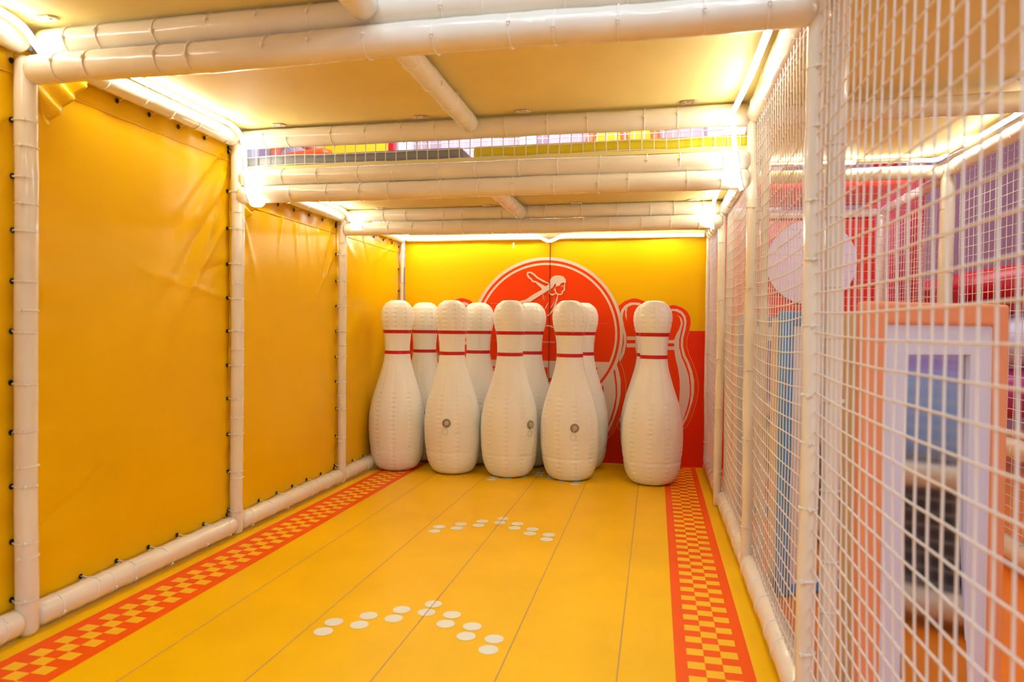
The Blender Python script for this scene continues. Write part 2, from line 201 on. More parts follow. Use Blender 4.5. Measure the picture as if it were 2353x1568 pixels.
def add_tie(parent, axis, t, r, spin=0., tilt=0.):
    o = bpy.data.objects.new('zip_tie', tie_mesh(r)); COL.objects.link(o); o.parent = parent
    q = Vector((0, 0, 1)).rotation_difference(axis)
    o.rotation_mode = 'QUATERNION'
    o.rotation_quaternion = q @ Quaternion((0, 0, 1), spin) @ Quaternion((1, 0, 0), tilt)
    o.location = axis * t
    return o
def pipe(label, p0, p1, r, ties=None, group=None, name='foam_pipe', cat='padded pipe', spin=None, wob=.0016, seed=None):
    p0 = Vector(p0); p1 = Vector(p1); ax = (p1 - p0); L = ax.length; ax.normalize()
    seed = random.random() * 100 if seed is None else seed
    if ties is None:
        n = max(2, int(L / .19)); ties = [L * (i + .5 + random.uniform(-.25, .25)) / n for i in range(n)]
    N = max(8, int(L / .018)); seg = 28
    e1 = ax.orthogonal().normalized(); e2 = ax.cross(e1)
    vs = []; fs = []
    for i in range(N + 1):
        t = L * i / N
        end = min(t, L - t)
        cap = math.sqrt(max(0, 1 - ((.014 - end) / .014) ** 2)) if end < .014 else 1
        cap = .72 + .28 * cap
        pinch = sum(.0010 * math.exp(-((t - q) / .012) ** 2) for q in ties)
        off = Vector((noise.noise((t * 1.7, seed, 0)), noise.noise((t * 1.7, seed, 9)), noise.noise((t * 1.7, seed, 19)))) * .006
        off -= ax * off.dot(ax)
        for k in range(seg):
            a = 2 * PI * k / seg
            d = e1 * math.cos(a) + e2 * math.sin(a)
            rr = (r + wob * 1.1 * noise.noise((t * 9, seed + math.cos(a) * .9, math.sin(a) * .9)) + wob * .7 * noise.noise((t * 38, seed + 5 + math.cos(a) * 1.5, math.sin(a) * 1.5)) - pinch) * cap
            vs.append(ax * t + off * min(1, end / .1) + d * rr)
    for i in range(N):
        for k in range(seg):
            k2 = (k + 1) % seg; fs.append((i * seg + k, i * seg + k2, (i + 1) * seg + k2, (i + 1) * seg + k))
    fs.append(tuple(range(seg))[::-1]); fs.append(tuple(N * seg + k for k in range(seg)))
    mb = MB(); mb.add(vs, fs); o = mb.build(name, M['foam']); o.location = p0
    for q in ties:
        add_tie(o, ax, q, r, random.uniform(0, 6.28) if spin is None else spin + random.uniform(-.3, .3), random.uniform(-.06, .06))
    tag(o, label, cat, group)
    return o
def post_strap(post, pos, grom, r, side=1):
    """nylon strap from a grommet across the face of a post (child of the post)"""
    loc = post.location
    c = Vector(pos); g = Vector(grom)
    pts = [g]
    tl = random.uniform(-.005, .005)
    for a in (-130, -105, -80, -55, -30, -8, 12):
        aa = math.radians(a); pts.append(Vector((c.x + (r + .003) * math.cos(aa), c.y + (r + .003) * math.sin(aa), c.z + (a + 130) / 142 * tl)))
    mb = MB()
    for i in range(len(pts) - 1):
        a, b = pts[i], pts[i + 1]
        mb.add([a + Vector((0, 0, -.003)), a + Vector((0, 0, .003)), b + Vector((0, 0, .003)), b + Vector((0, 0, -.003))], [(0, 1, 2, 3)])
        n = Vector(((b - a).y, -(b - a).x, 0)).normalized() * .0018
        mb.add([a + n + Vector((0, 0, -.003)), a + n + Vector((0, 0, .003)), b + n + Vector((0, 0, .003)), b + n + Vector((0, 0, -.003))], [(3, 2, 1, 0)])
    h = pts[4]; mb.box((h.x, h.y - .005, h.z - .0045), (h.x + .006, h.y + .005, h.z + .0045))
    o = mb.build('zip_tie', M['tie'], smooth=False, origin=c); o.parent = post; o.location = c - loc
    return o

def net(label, o0, eu, ev, nu, nv, cell, r=.0021, group=None, sag=.010, seed=1., name='safety_net', jit=.0025, material='net', parent=None, nrm_amp=.012):
    """a knotted rope net: nu x nv cells from corner o0 along unit vectors eu and ev"""
    o0 = Vector(o0); eu = Vector(eu); ev = Vector(ev); n = eu.cross(ev)
    def P(i, j):
        u, v = i * cell[0], j * cell[1]
        a = noise.noise((u * 1.1 + seed, v * 1.1, seed)) * nrm_amp + noise.noise((u * 5, v * 5, seed + 3)) * .002
        e = 4 * (i / nu) * (1 - i / nu)
        dz = -sag * e * (.3 + .7 * (1 - j / nv)) + noise.noise((u * 6 + 9, v * 6, seed)) * jit
        du = noise.noise((u * 6, v * 6 + 5, seed + 7)) * jit
        return eu * (u + du) + ev * (v + dz) + n * a
    G = [[P(i, j) for j in range(nv + 1)] for i in range(nu + 1)]
    mb = MB()
    for i in range(nu + 1): mb.tube(G[i], r, 5, True)
    for j in range(nv + 1): mb.tube([G[i][j] for i in range(nu + 1)], r, 5, True)
    o = mb.build(name, M[material]); o.location = o0
    if parent is None: tag(o, label, 'net', group)
    return o

# ------------------------------------------------------------------ setting: floors and back panel
XL, XR = -2.165, .42          # post rows
YP = (2.0, 3.235, 4.47, 5.69) # bays
YB = 5.70                     # printed panel
def build_floor():
    mb = MB()
    def q(x0, y0, x1, y1, z, m):
        mb.cur = m; mb.add([(x0, y0, z), (x1, y0, z), (x1, y1, z), (x0, y1, z)], [(0, 1, 2, 3)])
    mb.cur = 0; mb.box((-2.6, -2.5, -.05), (.46, 5.76, 0))
    e = .0004
    for x0, x1, c0 in ((-2.0715, -1.8135, -2.027), (.0770, .3270, .118)):
        q(x0, -2.5, x1, 5.70, e, 1)
        for k in range(-40, 40):
            for c in range(3):
                y = 2.8915 + k * .0972 + (.0486 if c == 1 else 0)
                if x0 < -1: y -= 0.02
                if -2.4 < y < 5.66: q(c0 + c * .0565, y - .0243, c0 + (c + 1) * .0565, y + .0243, 2 * e, 2)
    for x in (-1.613, -1.2315, -.853, -.477, -.1055): q(x - .0022, -2.5, x + .0022, 5.70, e, 3)
    q(.3275, -2.5, .3325, 5.70, e, 2)
    def disc(x, y, r, z, m):
        mb.cur = m; n = 36; mb.add([(x + r * math.cos(2 * PI * i / n), y + r * math.sin(2 * PI * i / n), z) for i in range(n)], [tuple(range(n))])
    for y0 in (2.505, 3.772, 5.085, 1.24):
        for k in range(-3, 4):
            for d in (0, .0825): disc(-.8535 + k * .1024, y0 - abs(k) * .0815 + d, .0345, 3 * e, 4)
    for k, y0 in ((-.853, 2.505), (-.853, 3.772), (-.853, 5.085)): q(k - .0022, y0 - .1, k + .0022, y0 + .2, 4 * e, 3)
    return struct(flat(mb.build('floor', [M['floor'], M['stripe'], M['check'], M['seamgrey'], M['dot']])), 'orange lane floor printed with planks, chequered borders and white dots')
build_floor()
mb = MB(); mb.box((.461, -3, -.05), (9, 9.5, -.001)); struct(mb.build('floor', M['orange_floor'], smooth=False), 'plain glossy orange floor beyond the net')
mb = MB(); mb.box((-9, -6, -.12), (9, 9.5, -.055)); struct(mb.build('floor', M['hallwall'], smooth=False), 'hall floor under the play frame')

def build_back():
    mb = MB(); x0, x1, zs, z1 = -2.17, .415, 1.105, 1.895
    mb.cur = 0; mb.box((x0, YB, zs), (x1, YB + .02, z1))
    mb.cur = 1; mb.box((x0, YB, 0), (x1, YB + .02, zs))
    lay = [0]
    def poly(pts, m, dy=None):
        lay[0] += 1; y = YB - .00025 * lay[0] if dy is None else dy
        mb.cur = m; mb.add([(a, y, b) for a, b in pts], [tuple(range(len(pts)))])
    CX, CZ = -.911, 1.065
    def disc(r, m):
        n = 128; poly([(CX + r * math.cos(2 * PI * i / n), CZ + r * math.sin(2 * PI * i / n)) for i in range(n)], m)
    for shp in MPINS:
        for i, m in enumerate((4, 3, 2, 3, 2, 2)):
            lay[0] += 1; y = YB - .00025 * lay[0]
            for s in (1, -1):
                pts = shp[i] if s == 1 else [(2 * CX - a, b) for a, b in shp[i]]
                mb.cur = m; mb.add([(a, y, b) for a, b in pts], [tuple(range(len(pts)))])
    disc(.648, 2); disc(.622, 3); disc(.600, 2); disc(.582, 3)
    # cream lower field of the disc
    a0 = math.asin((CREAMZ - CZ) / .582)
    poly([(CX + .582 * math.cos(a), CZ + .582 * math.sin(a)) for a in [(-PI - a0) + (PI + 2 * a0) * i / 60 for i in range(61)]][::-1], 2)
    def rect(r, m, skew=0):
        (xa, za), (xb, zb) = r; poly([(xa, za), (xb, za), (xb, zb), (xa, zb)], m)
    for r in LETR: rect(r, 3)
    for r in LETC: rect(r, 2)
    poly(LETS, 3)
    for r in PINK:
        (xa, za), (xb, zb) = r; mid = (za + zb) / 2
        poly([(xa, za if xa < -.95 else za), (xb, za), (xb, zb), (xa, zb)], 5)
    poly(HAIR, 2); poly(TORSO, 2)
    lay[0] += 1
    for wd, pts in STROKES:
        y = YB - .00025 * lay[0]; mb.cur = 2; n = len(pts)
        P = [Vector((a, 0, b)) for a, b in pts]; L = []; Rr = []
        for i, p in enumerate(P):
            t = (P[min(i + 1, n - 1)] - P[max(i - 1, 0)]).normalized(); s = Vector((t.z, 0, -t.x)) * wd * (1 if 0 < i < n - 1 else .35)
            L.append(p + s); Rr.append(p - s)
        for i in range(n - 1):
            mb.add([(v.x, y, v.z) for v in (L[i], L[i + 1], Rr[i + 1], Rr[i])], [(0, 1, 2, 3)])
    mb.cur = 6; mb.box((-.8795, YB - .0125, .60), (-.8765, YB, 1.86))
    o = mb.build('wall_back', [M['yell'], M['red'], M['cream'], M['orange'], M['pale'], M['pink'], M['black']], smooth=False)
    return struct(o, 'printed back panel, yellow over red, with a bowler in a round emblem between bowling pins')
build_back()

# ------------------------------------------------------------------ decks overhead
def deck(x0, y0, x1, y1, z, label):
    mb = MB(); mb.box((x0, y0, z), (x1, y1, z + .018)); return struct(mb.build('ceiling', M['deck'], smooth=False), label)
deck(-2.25, YP[0] - .03, .452, YP[1] + .045, 2.133, 'cream deck board over the near half of the lane')
deck(-2.25, .2, -.90, YP[0] - .031, 2.133, 'cream deck board over the front left corner')
deck(-2.25, YP[1] + .022, .452, YP[2] + .010, 1.925, 'cream deck board over the middle of the lane')
deck(-2.25, YP[2] + .011, .452, YP[3] + .05, 1.925, 'cream deck board over the bowling pins')
deck(.453, .2, 1.72, YP[1] - .001, 2.150, 'cream deck board over the near part of the room beyond the net')
deck(.453, YP[1], 1.72, YP[2] + .02, 2.150, 'cream deck board over the far part of the room beyond the net')

# ------------------------------------------------------------------ padded posts and beams
LP = {}
LZ = [.13, .335, .53, .72, .895, 1.075, 1.25, 1.427, 1.615, 1.81, 2.015]
rad = [.036, .033, .029]
zt = [2.03, 2.10, 1.90]
gt = 'padded posts along the yellow left wall'
lab = ['thick white padded post nearest on the left, in front of the yellow vinyl', 'white padded post second from the left, under the end of the long light strip', 'slim white padded post third along the left wall, beside the leftmost pins']
for i in range(3):
    rz = [.30, .62, .98, 1.33, 1.70] if i else [.28, .60, 1.15, 1.52, 1.72]
    o = pipe(lab[i], (XL, YP[i], 0), (XL, YP[i], zt[i]), rad[i], ties=rz, group=gt, name='padded_post', cat='post', spin=-1.2, wob=.0012)
    for z in LZ:
        if z < zt[i] - .05: post_strap(o, (XL, YP[i], z + random.uniform(-.004, .004)), (-2.200, YP[i] - .026, z + random.uniform(-.008, .008)), rad[i])
    LP[i] = o
o = pipe('thin white padded post in the far left corner behind the pins', (-2.18, 5.655, 0), (-2.18, 5.655, 1.86), .015, name='padded_post', cat='post', group=gt)
gt = 'padded posts of the net wall on the right'
lab = ['nearest white padded post of the right net wall, standing from floor to top beam', 'white padded post of the right net wall between the second and third nets', 'white padded post of the right net wall beside the rightmost pin', 'white padded post in the far right corner against the red panel']
rx = [.417, .416, .395, .40]
for i in range(4):
    pipe(lab[i], (rx[i], YP[i] - (.04 if i == 3 else 0), 0), (rx[i], YP[i] - (.04 if i == 3 else 0), 2.09 if i < 2 else 1.9), (.0245, .026, .025, .016)[i], ties=[.22, .42, .62, .80, .93, 1.12, 1.3, 1.46, 1.66, 1.82][::(1 if i == 0 else 2)], group=gt, name='padded_post', cat='post', spin=-1.9, wob=.0016)
gt = 'outer padded posts behind the right net wall'
lab = ['bluish white padded post just behind the nearest post of the net wall', 'outer white padded post behind the second post of the net wall', 'outer white padded post behind the third post of the net wall']
for i in range(3):
    pipe(lab[i], ((.474, .472, .448)[i], YP[i] + .01, 0), ((.474, .472, .448)[i], YP[i] + .01, 2.13), (.024, .019, .018)[i], group=gt, name='padded_post', cat='post')

def xbeam(label, y, z, r=.046, x0=-2.14, x1=.40, group='padded cross beams', dz=0., spin=-PI / 2):
    return pipe(label, (x0, y, z), (x1, y, z + dz), r, group=group, name='padded_beam', cat='beam', spin=spin)
xbeam('upper of the two thick nearest white cross beams at the top', 2.02, 2.083, .047, x0=-2.12)
xbeam('lower of the two thick nearest white cross beams, running to the near right post', 1.995, 1.984, .049, x0=-2.14, x1=.41)
xbeam('white cross beam above the slot with the small net', YP[1], 2.078, .048)
xbeam('white cross beam directly under the slot with the small net', YP[1], 1.877, .044, dz=-.004)
xbeam('white cross beam under the slot, lower of that pair', YP[1] - .005, 1.789, .045, x0=-2.15)
xbeam('upper white cross beam of the farthest pair above the pins', YP[2], 1.881, .044)
xbeam('lower white cross beam of the farthest pair above the pins', YP[2] - .005, 1.791, .045, x0=-2.15)
xbeam('white padded pipe along the top of the printed back panel', 5.655, 1.884, .030, x0=-2.15, x1=.39)

def ybeam(label, x, y0, y1, z, r, group=None, z1=None, x1=None, ties=None):
    return pipe(label, (x, y0, z), (x if x1 is None else x1, y1, z if z1 is None else z1), r, group=group, name='padded_beam', cat='beam', ties=ties)
g = 'padded joists under the decks'
ybeam('white padded joist under the near deck, from the front beam to the slot', -.885, 2.06, 3.185, 2.083, .043, g)
ybeam('short white padded joist under the rear deck', -.885, 3.28, 4.43, 1.872, .043, g)
ybeam('white padded joist at the top edge of the picture, ahead of the front beam', -.885, .3, 1.975, 2.083, .046, g)
g = 'padded top rails along the left wall'
ybeam('white padded top rail of the left wall under the near light strip', -2.165, 2.05, 3.20, 2.082, .043, g)
ybeam('white padded top rail at the front left corner of the picture', -2.165, .9, 1.99, 2.082, .046, g)
ybeam('white padded top rail over the second yellow vinyl sheet', -2.165, 3.27, 4.44, 1.880, .040, g)
ybeam('white padded top rail in the far left corner', -2.17, 4.50, 5.64, 1.880, .036, g)
g = 'padded floor rails along the left wall'
for (a, b, l) in ((YP[0] + .03, YP[1] - .03, 'white padded floor rail under the large yellow vinyl sheet'), (YP[1] + .03, YP[2] - .02, 'white padded floor rail under the second yellow vinyl sheet'), (YP[2] + .02, 5.62, 'white padded floor rail running behind the leftmost pins'), (.9, YP[0] - .03, 'white padded floor rail cut by the lower left picture edge')):
    o = pipe(l, (-2.170, a, .056), (-2.170, b, .056), .046, group=g, name='floor_rail', cat='rail', spin=.6)
    for y in [a + .24 + .1865 * k for k in range(6)]:
        if y < b - .03: add_tie(o, Vector((0, 1, 0)), y - a, .046, PI + .8, .12)
g = 'padded floor rails under the right nets'
for (a, b, l) in ((YP[0] + .02, YP[1] - .02, 'white padded floor rail under the second net of the right wall'), (YP[1] + .02, YP[2] - .02, 'white padded floor rail under the third net of the right wall'), (YP[2] + .02, 5.64, 'pinkish white padded floor rail beside the red panel'), (.3, YP[0] - .02, 'white padded floor rail under the nearest net')):
    pipe(l, (.428, a, .056), (.428, b, .056), .046, group=g, name='floor_rail', cat='rail')
g = 'padded top rails over the right nets'
for (a, b, z, l) in ((YP[0] + .03, YP[1] - .02, 2.075, 'white padded top rail over the second net, beside the right light strip'), (YP[1] + .03, YP[2] - .02, 1.872, 'white padded top rail over the third net'), (YP[2] + .02, 5.64, 1.872, 'white padded top rail in the far right corner'), (.3, YP[0] - .04, 2.075, 'white padded top rail over the nearest net')):
    pipe(l, (.424, a, z), (.424, b, z), .044, group=g, name='padded_beam', cat='beam')

# ------------------------------------------------------------------ yellow vinyl sheets
def vinyl(label, y0, y1, z0, z1, seed, creases, hem=True, drape=.0):
    X = -2.208
    def disp(y, z):
        u = (y - y0) / (y1 - y0); v = (z - z0) / (z1 - z0)
        d = .012 * noise.noise((y * 1.3 + seed, z * 1.3, seed)) + .004 * noise.noise((y * 4 + seed, z * 3, seed + 4))
        for e, per in ((1 - u, .187), (u, .187)):
            dd = e * (y1 - y0)
            d += .0060 * math.exp(-dd / .10) * math.cos(2 * PI * (z - .13) / per)
        dt = (z1 - z); d += .006 * math.exp(-dt / .10) * math.cos(2 * PI * (y - y0) / .185)
        db = (z - z0); d += .0035 * math.exp(-db / .06) * math.cos(2 * PI * (y - y0) / .185)
        for (ya, za, yb, zb, wd, am) in creases:
            vx, vz = yb - ya, zb - za; L2 = vx * vx + vz * vz
            t = max(0, min(1, ((y - ya) * vx + (z - za) * vz) / L2))
            q = math.hypot(y - ya - t * vx, z - za - t * vz)
            d += am * math.exp(-(q / (wd * (.4 + t))) ** 2) * (1 - t * .8)
        d -= .004 * math.sin(PI * u) * math.sin(PI * v)
        return d
    nu, nv = 90, 130; mb = MB(); vs = []
    for j in range(nv + 1):
        z = z0 + (z1 - z0) * j / nv
        for i in range(nu + 1):
            y = y0 + (y1 - y0) * i / nu
            ed = .006 * math.cos(2 * PI * (z - .13) / .187) if i in (0, nu) else 0
            vs.append((X + disp(y, z), y + (ed if i else -ed), z))
    fs = [(j * (nu + 1) + i, j * (nu + 1) + i + 1, (j + 1) * (nu + 1) + i + 1, (j + 1) * (nu + 1) + i) for j in range(nv) for i in range(nu)]
    mb.add(vs, fs)
    o = mb.build('vinyl_sheet', M['vinyl']); tag(o, label, 'vinyl sheet', 'laced yellow vinyl sheets of the left wall')
    md = o.modifiers.new('thick', 'SOLIDIFY'); md.thickness = .003; md.offset = -1
    # stitched hems
    sm = MB()
    zh = z1 - .112
    sm.tube([(X + disp(y0 + (y1 - y0) * i / 60, zh) + .0015, y0 + .05 + (y1 - y0 - .07) * i / 60, zh - .003 * math.sin(PI * i / 60)) for i in range(61)], .0030, 6)
    sm.tube([(X + disp(y0 + .085, z0 + .06 + (z1 - z0 - .2) * i / 60) + .001, y0 + .085, z0 + .06 + (z1 - z0 - .2) * i / 60) for i in range(61)], .002, 6)
    sm.tube([(X + disp(y0 + .073, z0 + .04 + (z1 - z0 - .2) * i / 60) + .0006, y0 + .073, z0 + .04 + (z1 - z0 - .2) * i / 60) for i in range(61)], .001, 5)
    sm.build('hem_seam', M['vinyl_thread'], o)
    gm = MB()
    n = 16; gm.add([(.0025, .0078 * math.cos(2 * PI * i / n), .0092 * math.sin(2 * PI * i / n)) for i in range(n)], [tuple(range(n))])
    gm.tube([(.003, .0076 * math.cos(2 * PI * i / n), .009 * math.sin(2 * PI * i / n)) for i in range(n + 1)], .0018, 6, False)
    me = None
    gy = y1 - .056
    spots = [(gy, z) for z in LZ if z < z1 - .03] + [(y0 + .045, z - .02) for z in LZ if z < z1 - .03]
    k = int((y1 - y0 - .13) / .186)
    spots += [(y0 + .290 + .1865 * i, z1 - .048) for i in range(k)] + [(y0 + .280 + .1865 * i, z0 + .018) for i in range(k)]
    for (y, z) in spots:
        if me is None: gr = gm.build('grommet', M['black'], o); me = gr.data
        else:
            gr = bpy.data.objects.new('grommet', me); COL.objects.link(gr); gr.parent = o
        gr.location = (X + disp(y, z) + .001, y, z)
    # short ties up to the top rail
    for i in range(k):
        y = y0 + .290 + .1865 * i
        tm = MB(); a = Vector((X + .006, y, z1 - .048))
        tm.tube([a, a + Vector((.022, .014, .018)), a + Vector((.052, .03, .028)), a + Vector((.066, .036, .052)), a + Vector((.062, .040, .076))], .0022, 6)
        tm.build('lacing_tie', M['tie'], o)
        y = y0 + .280 + .1865 * i
        tm = MB(); tm.tube([(X + .004, y, z0 + .018), (X + .012, y + .004, z0 + .020), (-2.186, y + .012, .1025), (-2.168, y + .018, .1055), (-2.148, y + .022, .100), (-2.134, y + .024, .086)], .0020, 6)
        tm.build('lacing_tie', M['tie'], o)
    return o, disp
v1, d1 = vinyl('large yellow vinyl sheet between the first and second left posts', YP[0] - .01, YP[1] + .03, .090, 2.086, 1.3,
      [(3.18, 1.99, 2.82, 1.55, .035, -.018), (3.19, 1.90, 2.98, 1.35, .03, .016), (3.19, 1.81, 2.75, 1.22, .03, -.012), (3.19, 1.62, 2.7, 1.0, .03, .009), (3.19, 1.43, 2.85, 1.32, .025, -.008),
       (2.02, .33, 2.5, .55, .03, -.006), (2.3, 2.0, 3.1, 1.9, .02, .006), (3.19, 1.25, 2.6, 1.35, .02, .008)])
v2, d2 = vinyl('second yellow vinyl sheet, between the second and third left posts', YP[1] - .01, YP[2] + .03, .090, 1.876, 5.1,
      [(4.42, 1.80, 4.25, 1.35, .02, -.02), (4.42, 1.6, 4.1, 1.2, .02, .008), (3.3, 1.78, 3.5, 1.3, .02, .01), (3.27, .34, 3.6, .4, .02, .006), (3.9, 1.75, 3.95, 1.4, .012, .01), (4.05, 1.75, 4.1, 1.5, .012, .01), (4.2, 1.75, 4.2, 1.5, .012, .012), (3.75, 1.75, 3.7, 1.5, .012, .01)])
v3, d3 = vinyl('yellow vinyl sheet in the far left corner beside the pins', YP[2] - .01, 5.69, .090, 1.876, 8.8,
      [(4.5, 1.8, 4.8, 1.6, .03, .012), (5.5, 1.8, 5.2, 1.65, .03, .012), (4.9, 1.8, 5.0, 1.6, .02, -.01)])
v4, d4 = vinyl('narrow strip of yellow vinyl sheet at the left picture edge', .85, YP[0] + .03, .090, 2.086, 12.1,
      [(1.94, 1.99, 1.7, 1.6, .03, -.012), (1.94, 1.81, 1.7, 1.5, .03, .01), (1.94, 1.62, 1.6, 1.4, .02, -.01), (1.94, .34, 1.6, .5, .02, .008)])
def flap(parent, pts, nm='corner_flap'):
    """loose triangular corner of cloth: fan with folds"""
    A, B, Cc = [Vector(p) for p in pts]; n = 16; mb = MB(); vs = []; idx = {}
    for i in range(n + 1):
        for j in range(n + 1 - i):
            u, v = i / n, j / n
            p = A * (1 - u - v) + B * u + Cc * v
            fold = .012 * math.sin((u - v) * 11) * (u + v) + .01 * (u + v)
            idx[(i, j)] = len(vs); vs.append(p + Vector((fold, 0, 0)))
    fs = []
    for i in range(n):
        for j in range(n - i):
            fs.append((idx[(i, j)], idx[(i + 1, j)], idx[(i, j + 1)]))
            if i + j < n - 1: fs.append((idx[(i + 1, j)], idx[(i + 1, j + 1)], idx[(i, j + 1)]))
    mb.add(vs, fs); o = mb.build(nm, M['vinyl'], parent); md = o.modifiers.new('t', 'SOLIDIFY'); md.thickness = .003
    return o
flap(v1, [(-2.160, 2.0, 2.02), (-2.145, 2.24, 2.03), (-2.145, 2.045, 1.80)])
flap(v2, [(-2.165, 3.24, 1.80), (-2.155, 3.44, 1.81), (-2.155, 3.27, 1.66)])

# ------------------------------------------------------------------ light strips
def led(label, pts, r=.0115, group='glowing light strips', face=(1, 0, -.75)):
    P = [Vector(p) for p in pts]; S = []
    n = len(P)
    for i in range(n - 1):   # Catmull-Rom
        a, b, c, d = P[max(i - 1, 0)], P[i], P[i + 1], P[min(i + 2, n - 1)]
        for k in range(10):
            t = k / 10
            S.append(.5 * ((2 * b) + (c - a) * t + (2 * a - 5 * b + 4 * c - d) * t * t + (3 * b - a - 3 * c + d) * t ** 3))
    S.append(P[-1])
    mb = MB(); mb.tube(S, r, 12); D = Vector(face)
    for fi, f in enumerate(mb.f):      # the diffuser faces the room, the housing behind it is white plastic
        a, b, c = [Vector(mb.v[i]) for i in f[:3]]; m_ = sum((Vector(mb.v[i]) for i in f), Vector()) / len(f)
        ctr = min(S, key=lambda q: (q - m_).length)
        mb.m[fi] = 0 if (m_ - ctr).normalized().dot(D) > -.12 else 1
    o = mb.build('light_strip', [M['led'], M['tie']], origin=P[0]); tag(o, label, 'light strip', group); return o
led('glowing white light strip in the upper left corner, bending down to the front beam', [(-2.095, 1.0, 2.115), (-2.095, 1.6, 2.118), (-2.095, 1.80, 2.117), (-2.085, 1.90, 2.098), (-2.085, 1.955, 2.06), (-2.085, 1.985, 2.038)])
led('long glowing light strip over the large yellow sheet, hanging down before the second left post', [(-2.095, 2.06, 2.112), (-2.095, 2.5, 2.113), (-2.095, 2.9, 2.112), (-2.095, 3.08, 2.108), (-2.09, 3.15, 2.07), (-2.085, 3.165, 1.99), (-2.078, 3.17, 1.88), (-2.070, 3.17, 1.79), (-2.045, 3.175, 1.735), (-2.015, 3.20, 1.732), (-2.005, 3.215, 1.745)])
led('glowing light strip over the second yellow sheet', [(-2.095, 3.30, 1.905), (-2.095, 3.9, 1.906), (-2.095, 4.25, 1.905), (-2.085, 4.36, 1.885), (-2.075, 4.40, 1.845), (-2.05, 4.41, 1.81), (-2.00, 4.42, 1.80)], r=.0105)
led('glowing light strip along the right side of the near bay, hanging down before the slot', [(.335, 2.08, 2.045), (.335, 2.3, 2.055), (.330, 2.7, 2.052), (.325, 3.05, 2.070), (.318, 3.14, 2.06), (.322, 3.155, 2.00), (.330, 3.155, 1.92), (.342, 3.155, 1.84), (.350, 3.155, 1.78), (.362, 3.15, 1.722)], face=(-1, -.2, -1.0))
led('short glowing light strip on the right above the farthest beams', [(.335, 3.32, 1.895), (.335, 3.8, 1.90), (.335, 4.2, 1.898), (.335, 4.38, 1.885), (.328, 4.40, 1.84), (.334, 4.405, 1.78), (.335, 4.41, 1.738)], r=.0105, face=(-1, -.2, -1.0))
led('glowing light strip along the top of the back panel with a sagging loop', [(-2.12, 5.60, 1.882), (-1.5, 5.60, 1.884), (-1.02, 5.60, 1.884), (-.96, 5.585, 1.870), (-.87, 5.575, 1.832), (-.78, 5.585, 1.866), (-.72, 5.60, 1.882), (-.2, 5.60, 1.872), (.36, 5.60, 1.862)], face=(0, -1, -.6))
led('glowing light strip inside the room beyond the net, turning a corner', [(.55, 4.415, 2.118), (1.1, 4.415, 2.118), (1.50, 4.415, 2.116), (1.570, 4.40, 2.112), (1.585, 4.33, 2.110), (1.590, 4.0, 2.105), (1.595, 3.4, 2.105), (1.595, 2.4, 2.105), (1.595, 1.2, 2.105)], face=(-1, -1, -.6))
led('glowing light strip in the far left corner above the pins', [(-2.09, 4.55, 1.905), (-2.09, 5.1, 1.905), (-2.09, 5.55, 1.90)], r=.0105)
mb = MB(); mb.box((-.006, -.004, -.022), (.006, .004, .022)); o = mb.build('end_cap', M['tie'], smooth=False, origin=(0, 0, 0)); o.location = (-1.18, 5.63, 1.808); tag(o, 'tiny white plastic end cap hanging left of the seam under the back light strip', 'end cap')

# ------------------------------------------------------------------ pipe brackets on the deck
def clamp(label, x, y, z, m='clamp'):
    mb = MB(); n = 10; W, D, T = .040, .034, .005
    out = [(-W, .0), (-W * .95, -D * .55), (-W * .6, -D), (W * .6, -D), (W * .95, -D * .55), (W, 0)]
    k = len(out)
    mb.add([(a, b, 0) for a, b in out] + [(a, b, -T) for a, b in out], [tuple(range(k)), tuple(range(k, 2 * k))[::-1]] + [(i, (i + 1) % k, k + (i + 1) % k, k + i) for i in range(k)])
    o = mb.build('pipe_bracket', M[m], smooth=False); o.location = (x, y, z); tag(o, label, 'bracket', 'pipe brackets screwed to the decks')
    for sx in (-.018, .018):
        s = MB(); s.tube([(sx, -.018, -.004), (sx, -.018, -.009)], .0055, 10); s.build('screw', M[m], o, smooth=False)
    return o
for x, y, z, l, m in ((-2.02, 1.955, 2.130, 'cream pipe bracket at the upper left corner of the picture', 'clamp'), (-1.90, 3.19, 2.130, 'leftmost cream pipe bracket above the slot', 'clamp'), (-1.14, 3.19, 2.130, 'cream pipe bracket just left of the long joist above the slot', 'clamp'),
                   (-.63, 3.19, 2.130, 'cream pipe bracket just right of the long joist above the slot', 'clamp'), (.13, 3.19, 2.130, 'rust stained pipe bracket on the right above the slot', 'rust'),
                   (-1.86, 4.428, 1.923, 'small pipe bracket on the left above the farthest beams', 'clamp'), (-1.10, 4.428, 1.923, 'small pipe bracket just left of the short joist', 'clamp'), (-.52, 4.428, 1.923, 'small pipe bracket just right of the short joist', 'clamp'), (.22, 4.428, 1.923, 'small pipe bracket on the right above the farthest beams', 'clamp'),
                   (1.42, 3.19, 2.148, 'pipe bracket on the deck beyond the net, top right', 'clamp')):
    clamp(l, x, y, z, m)

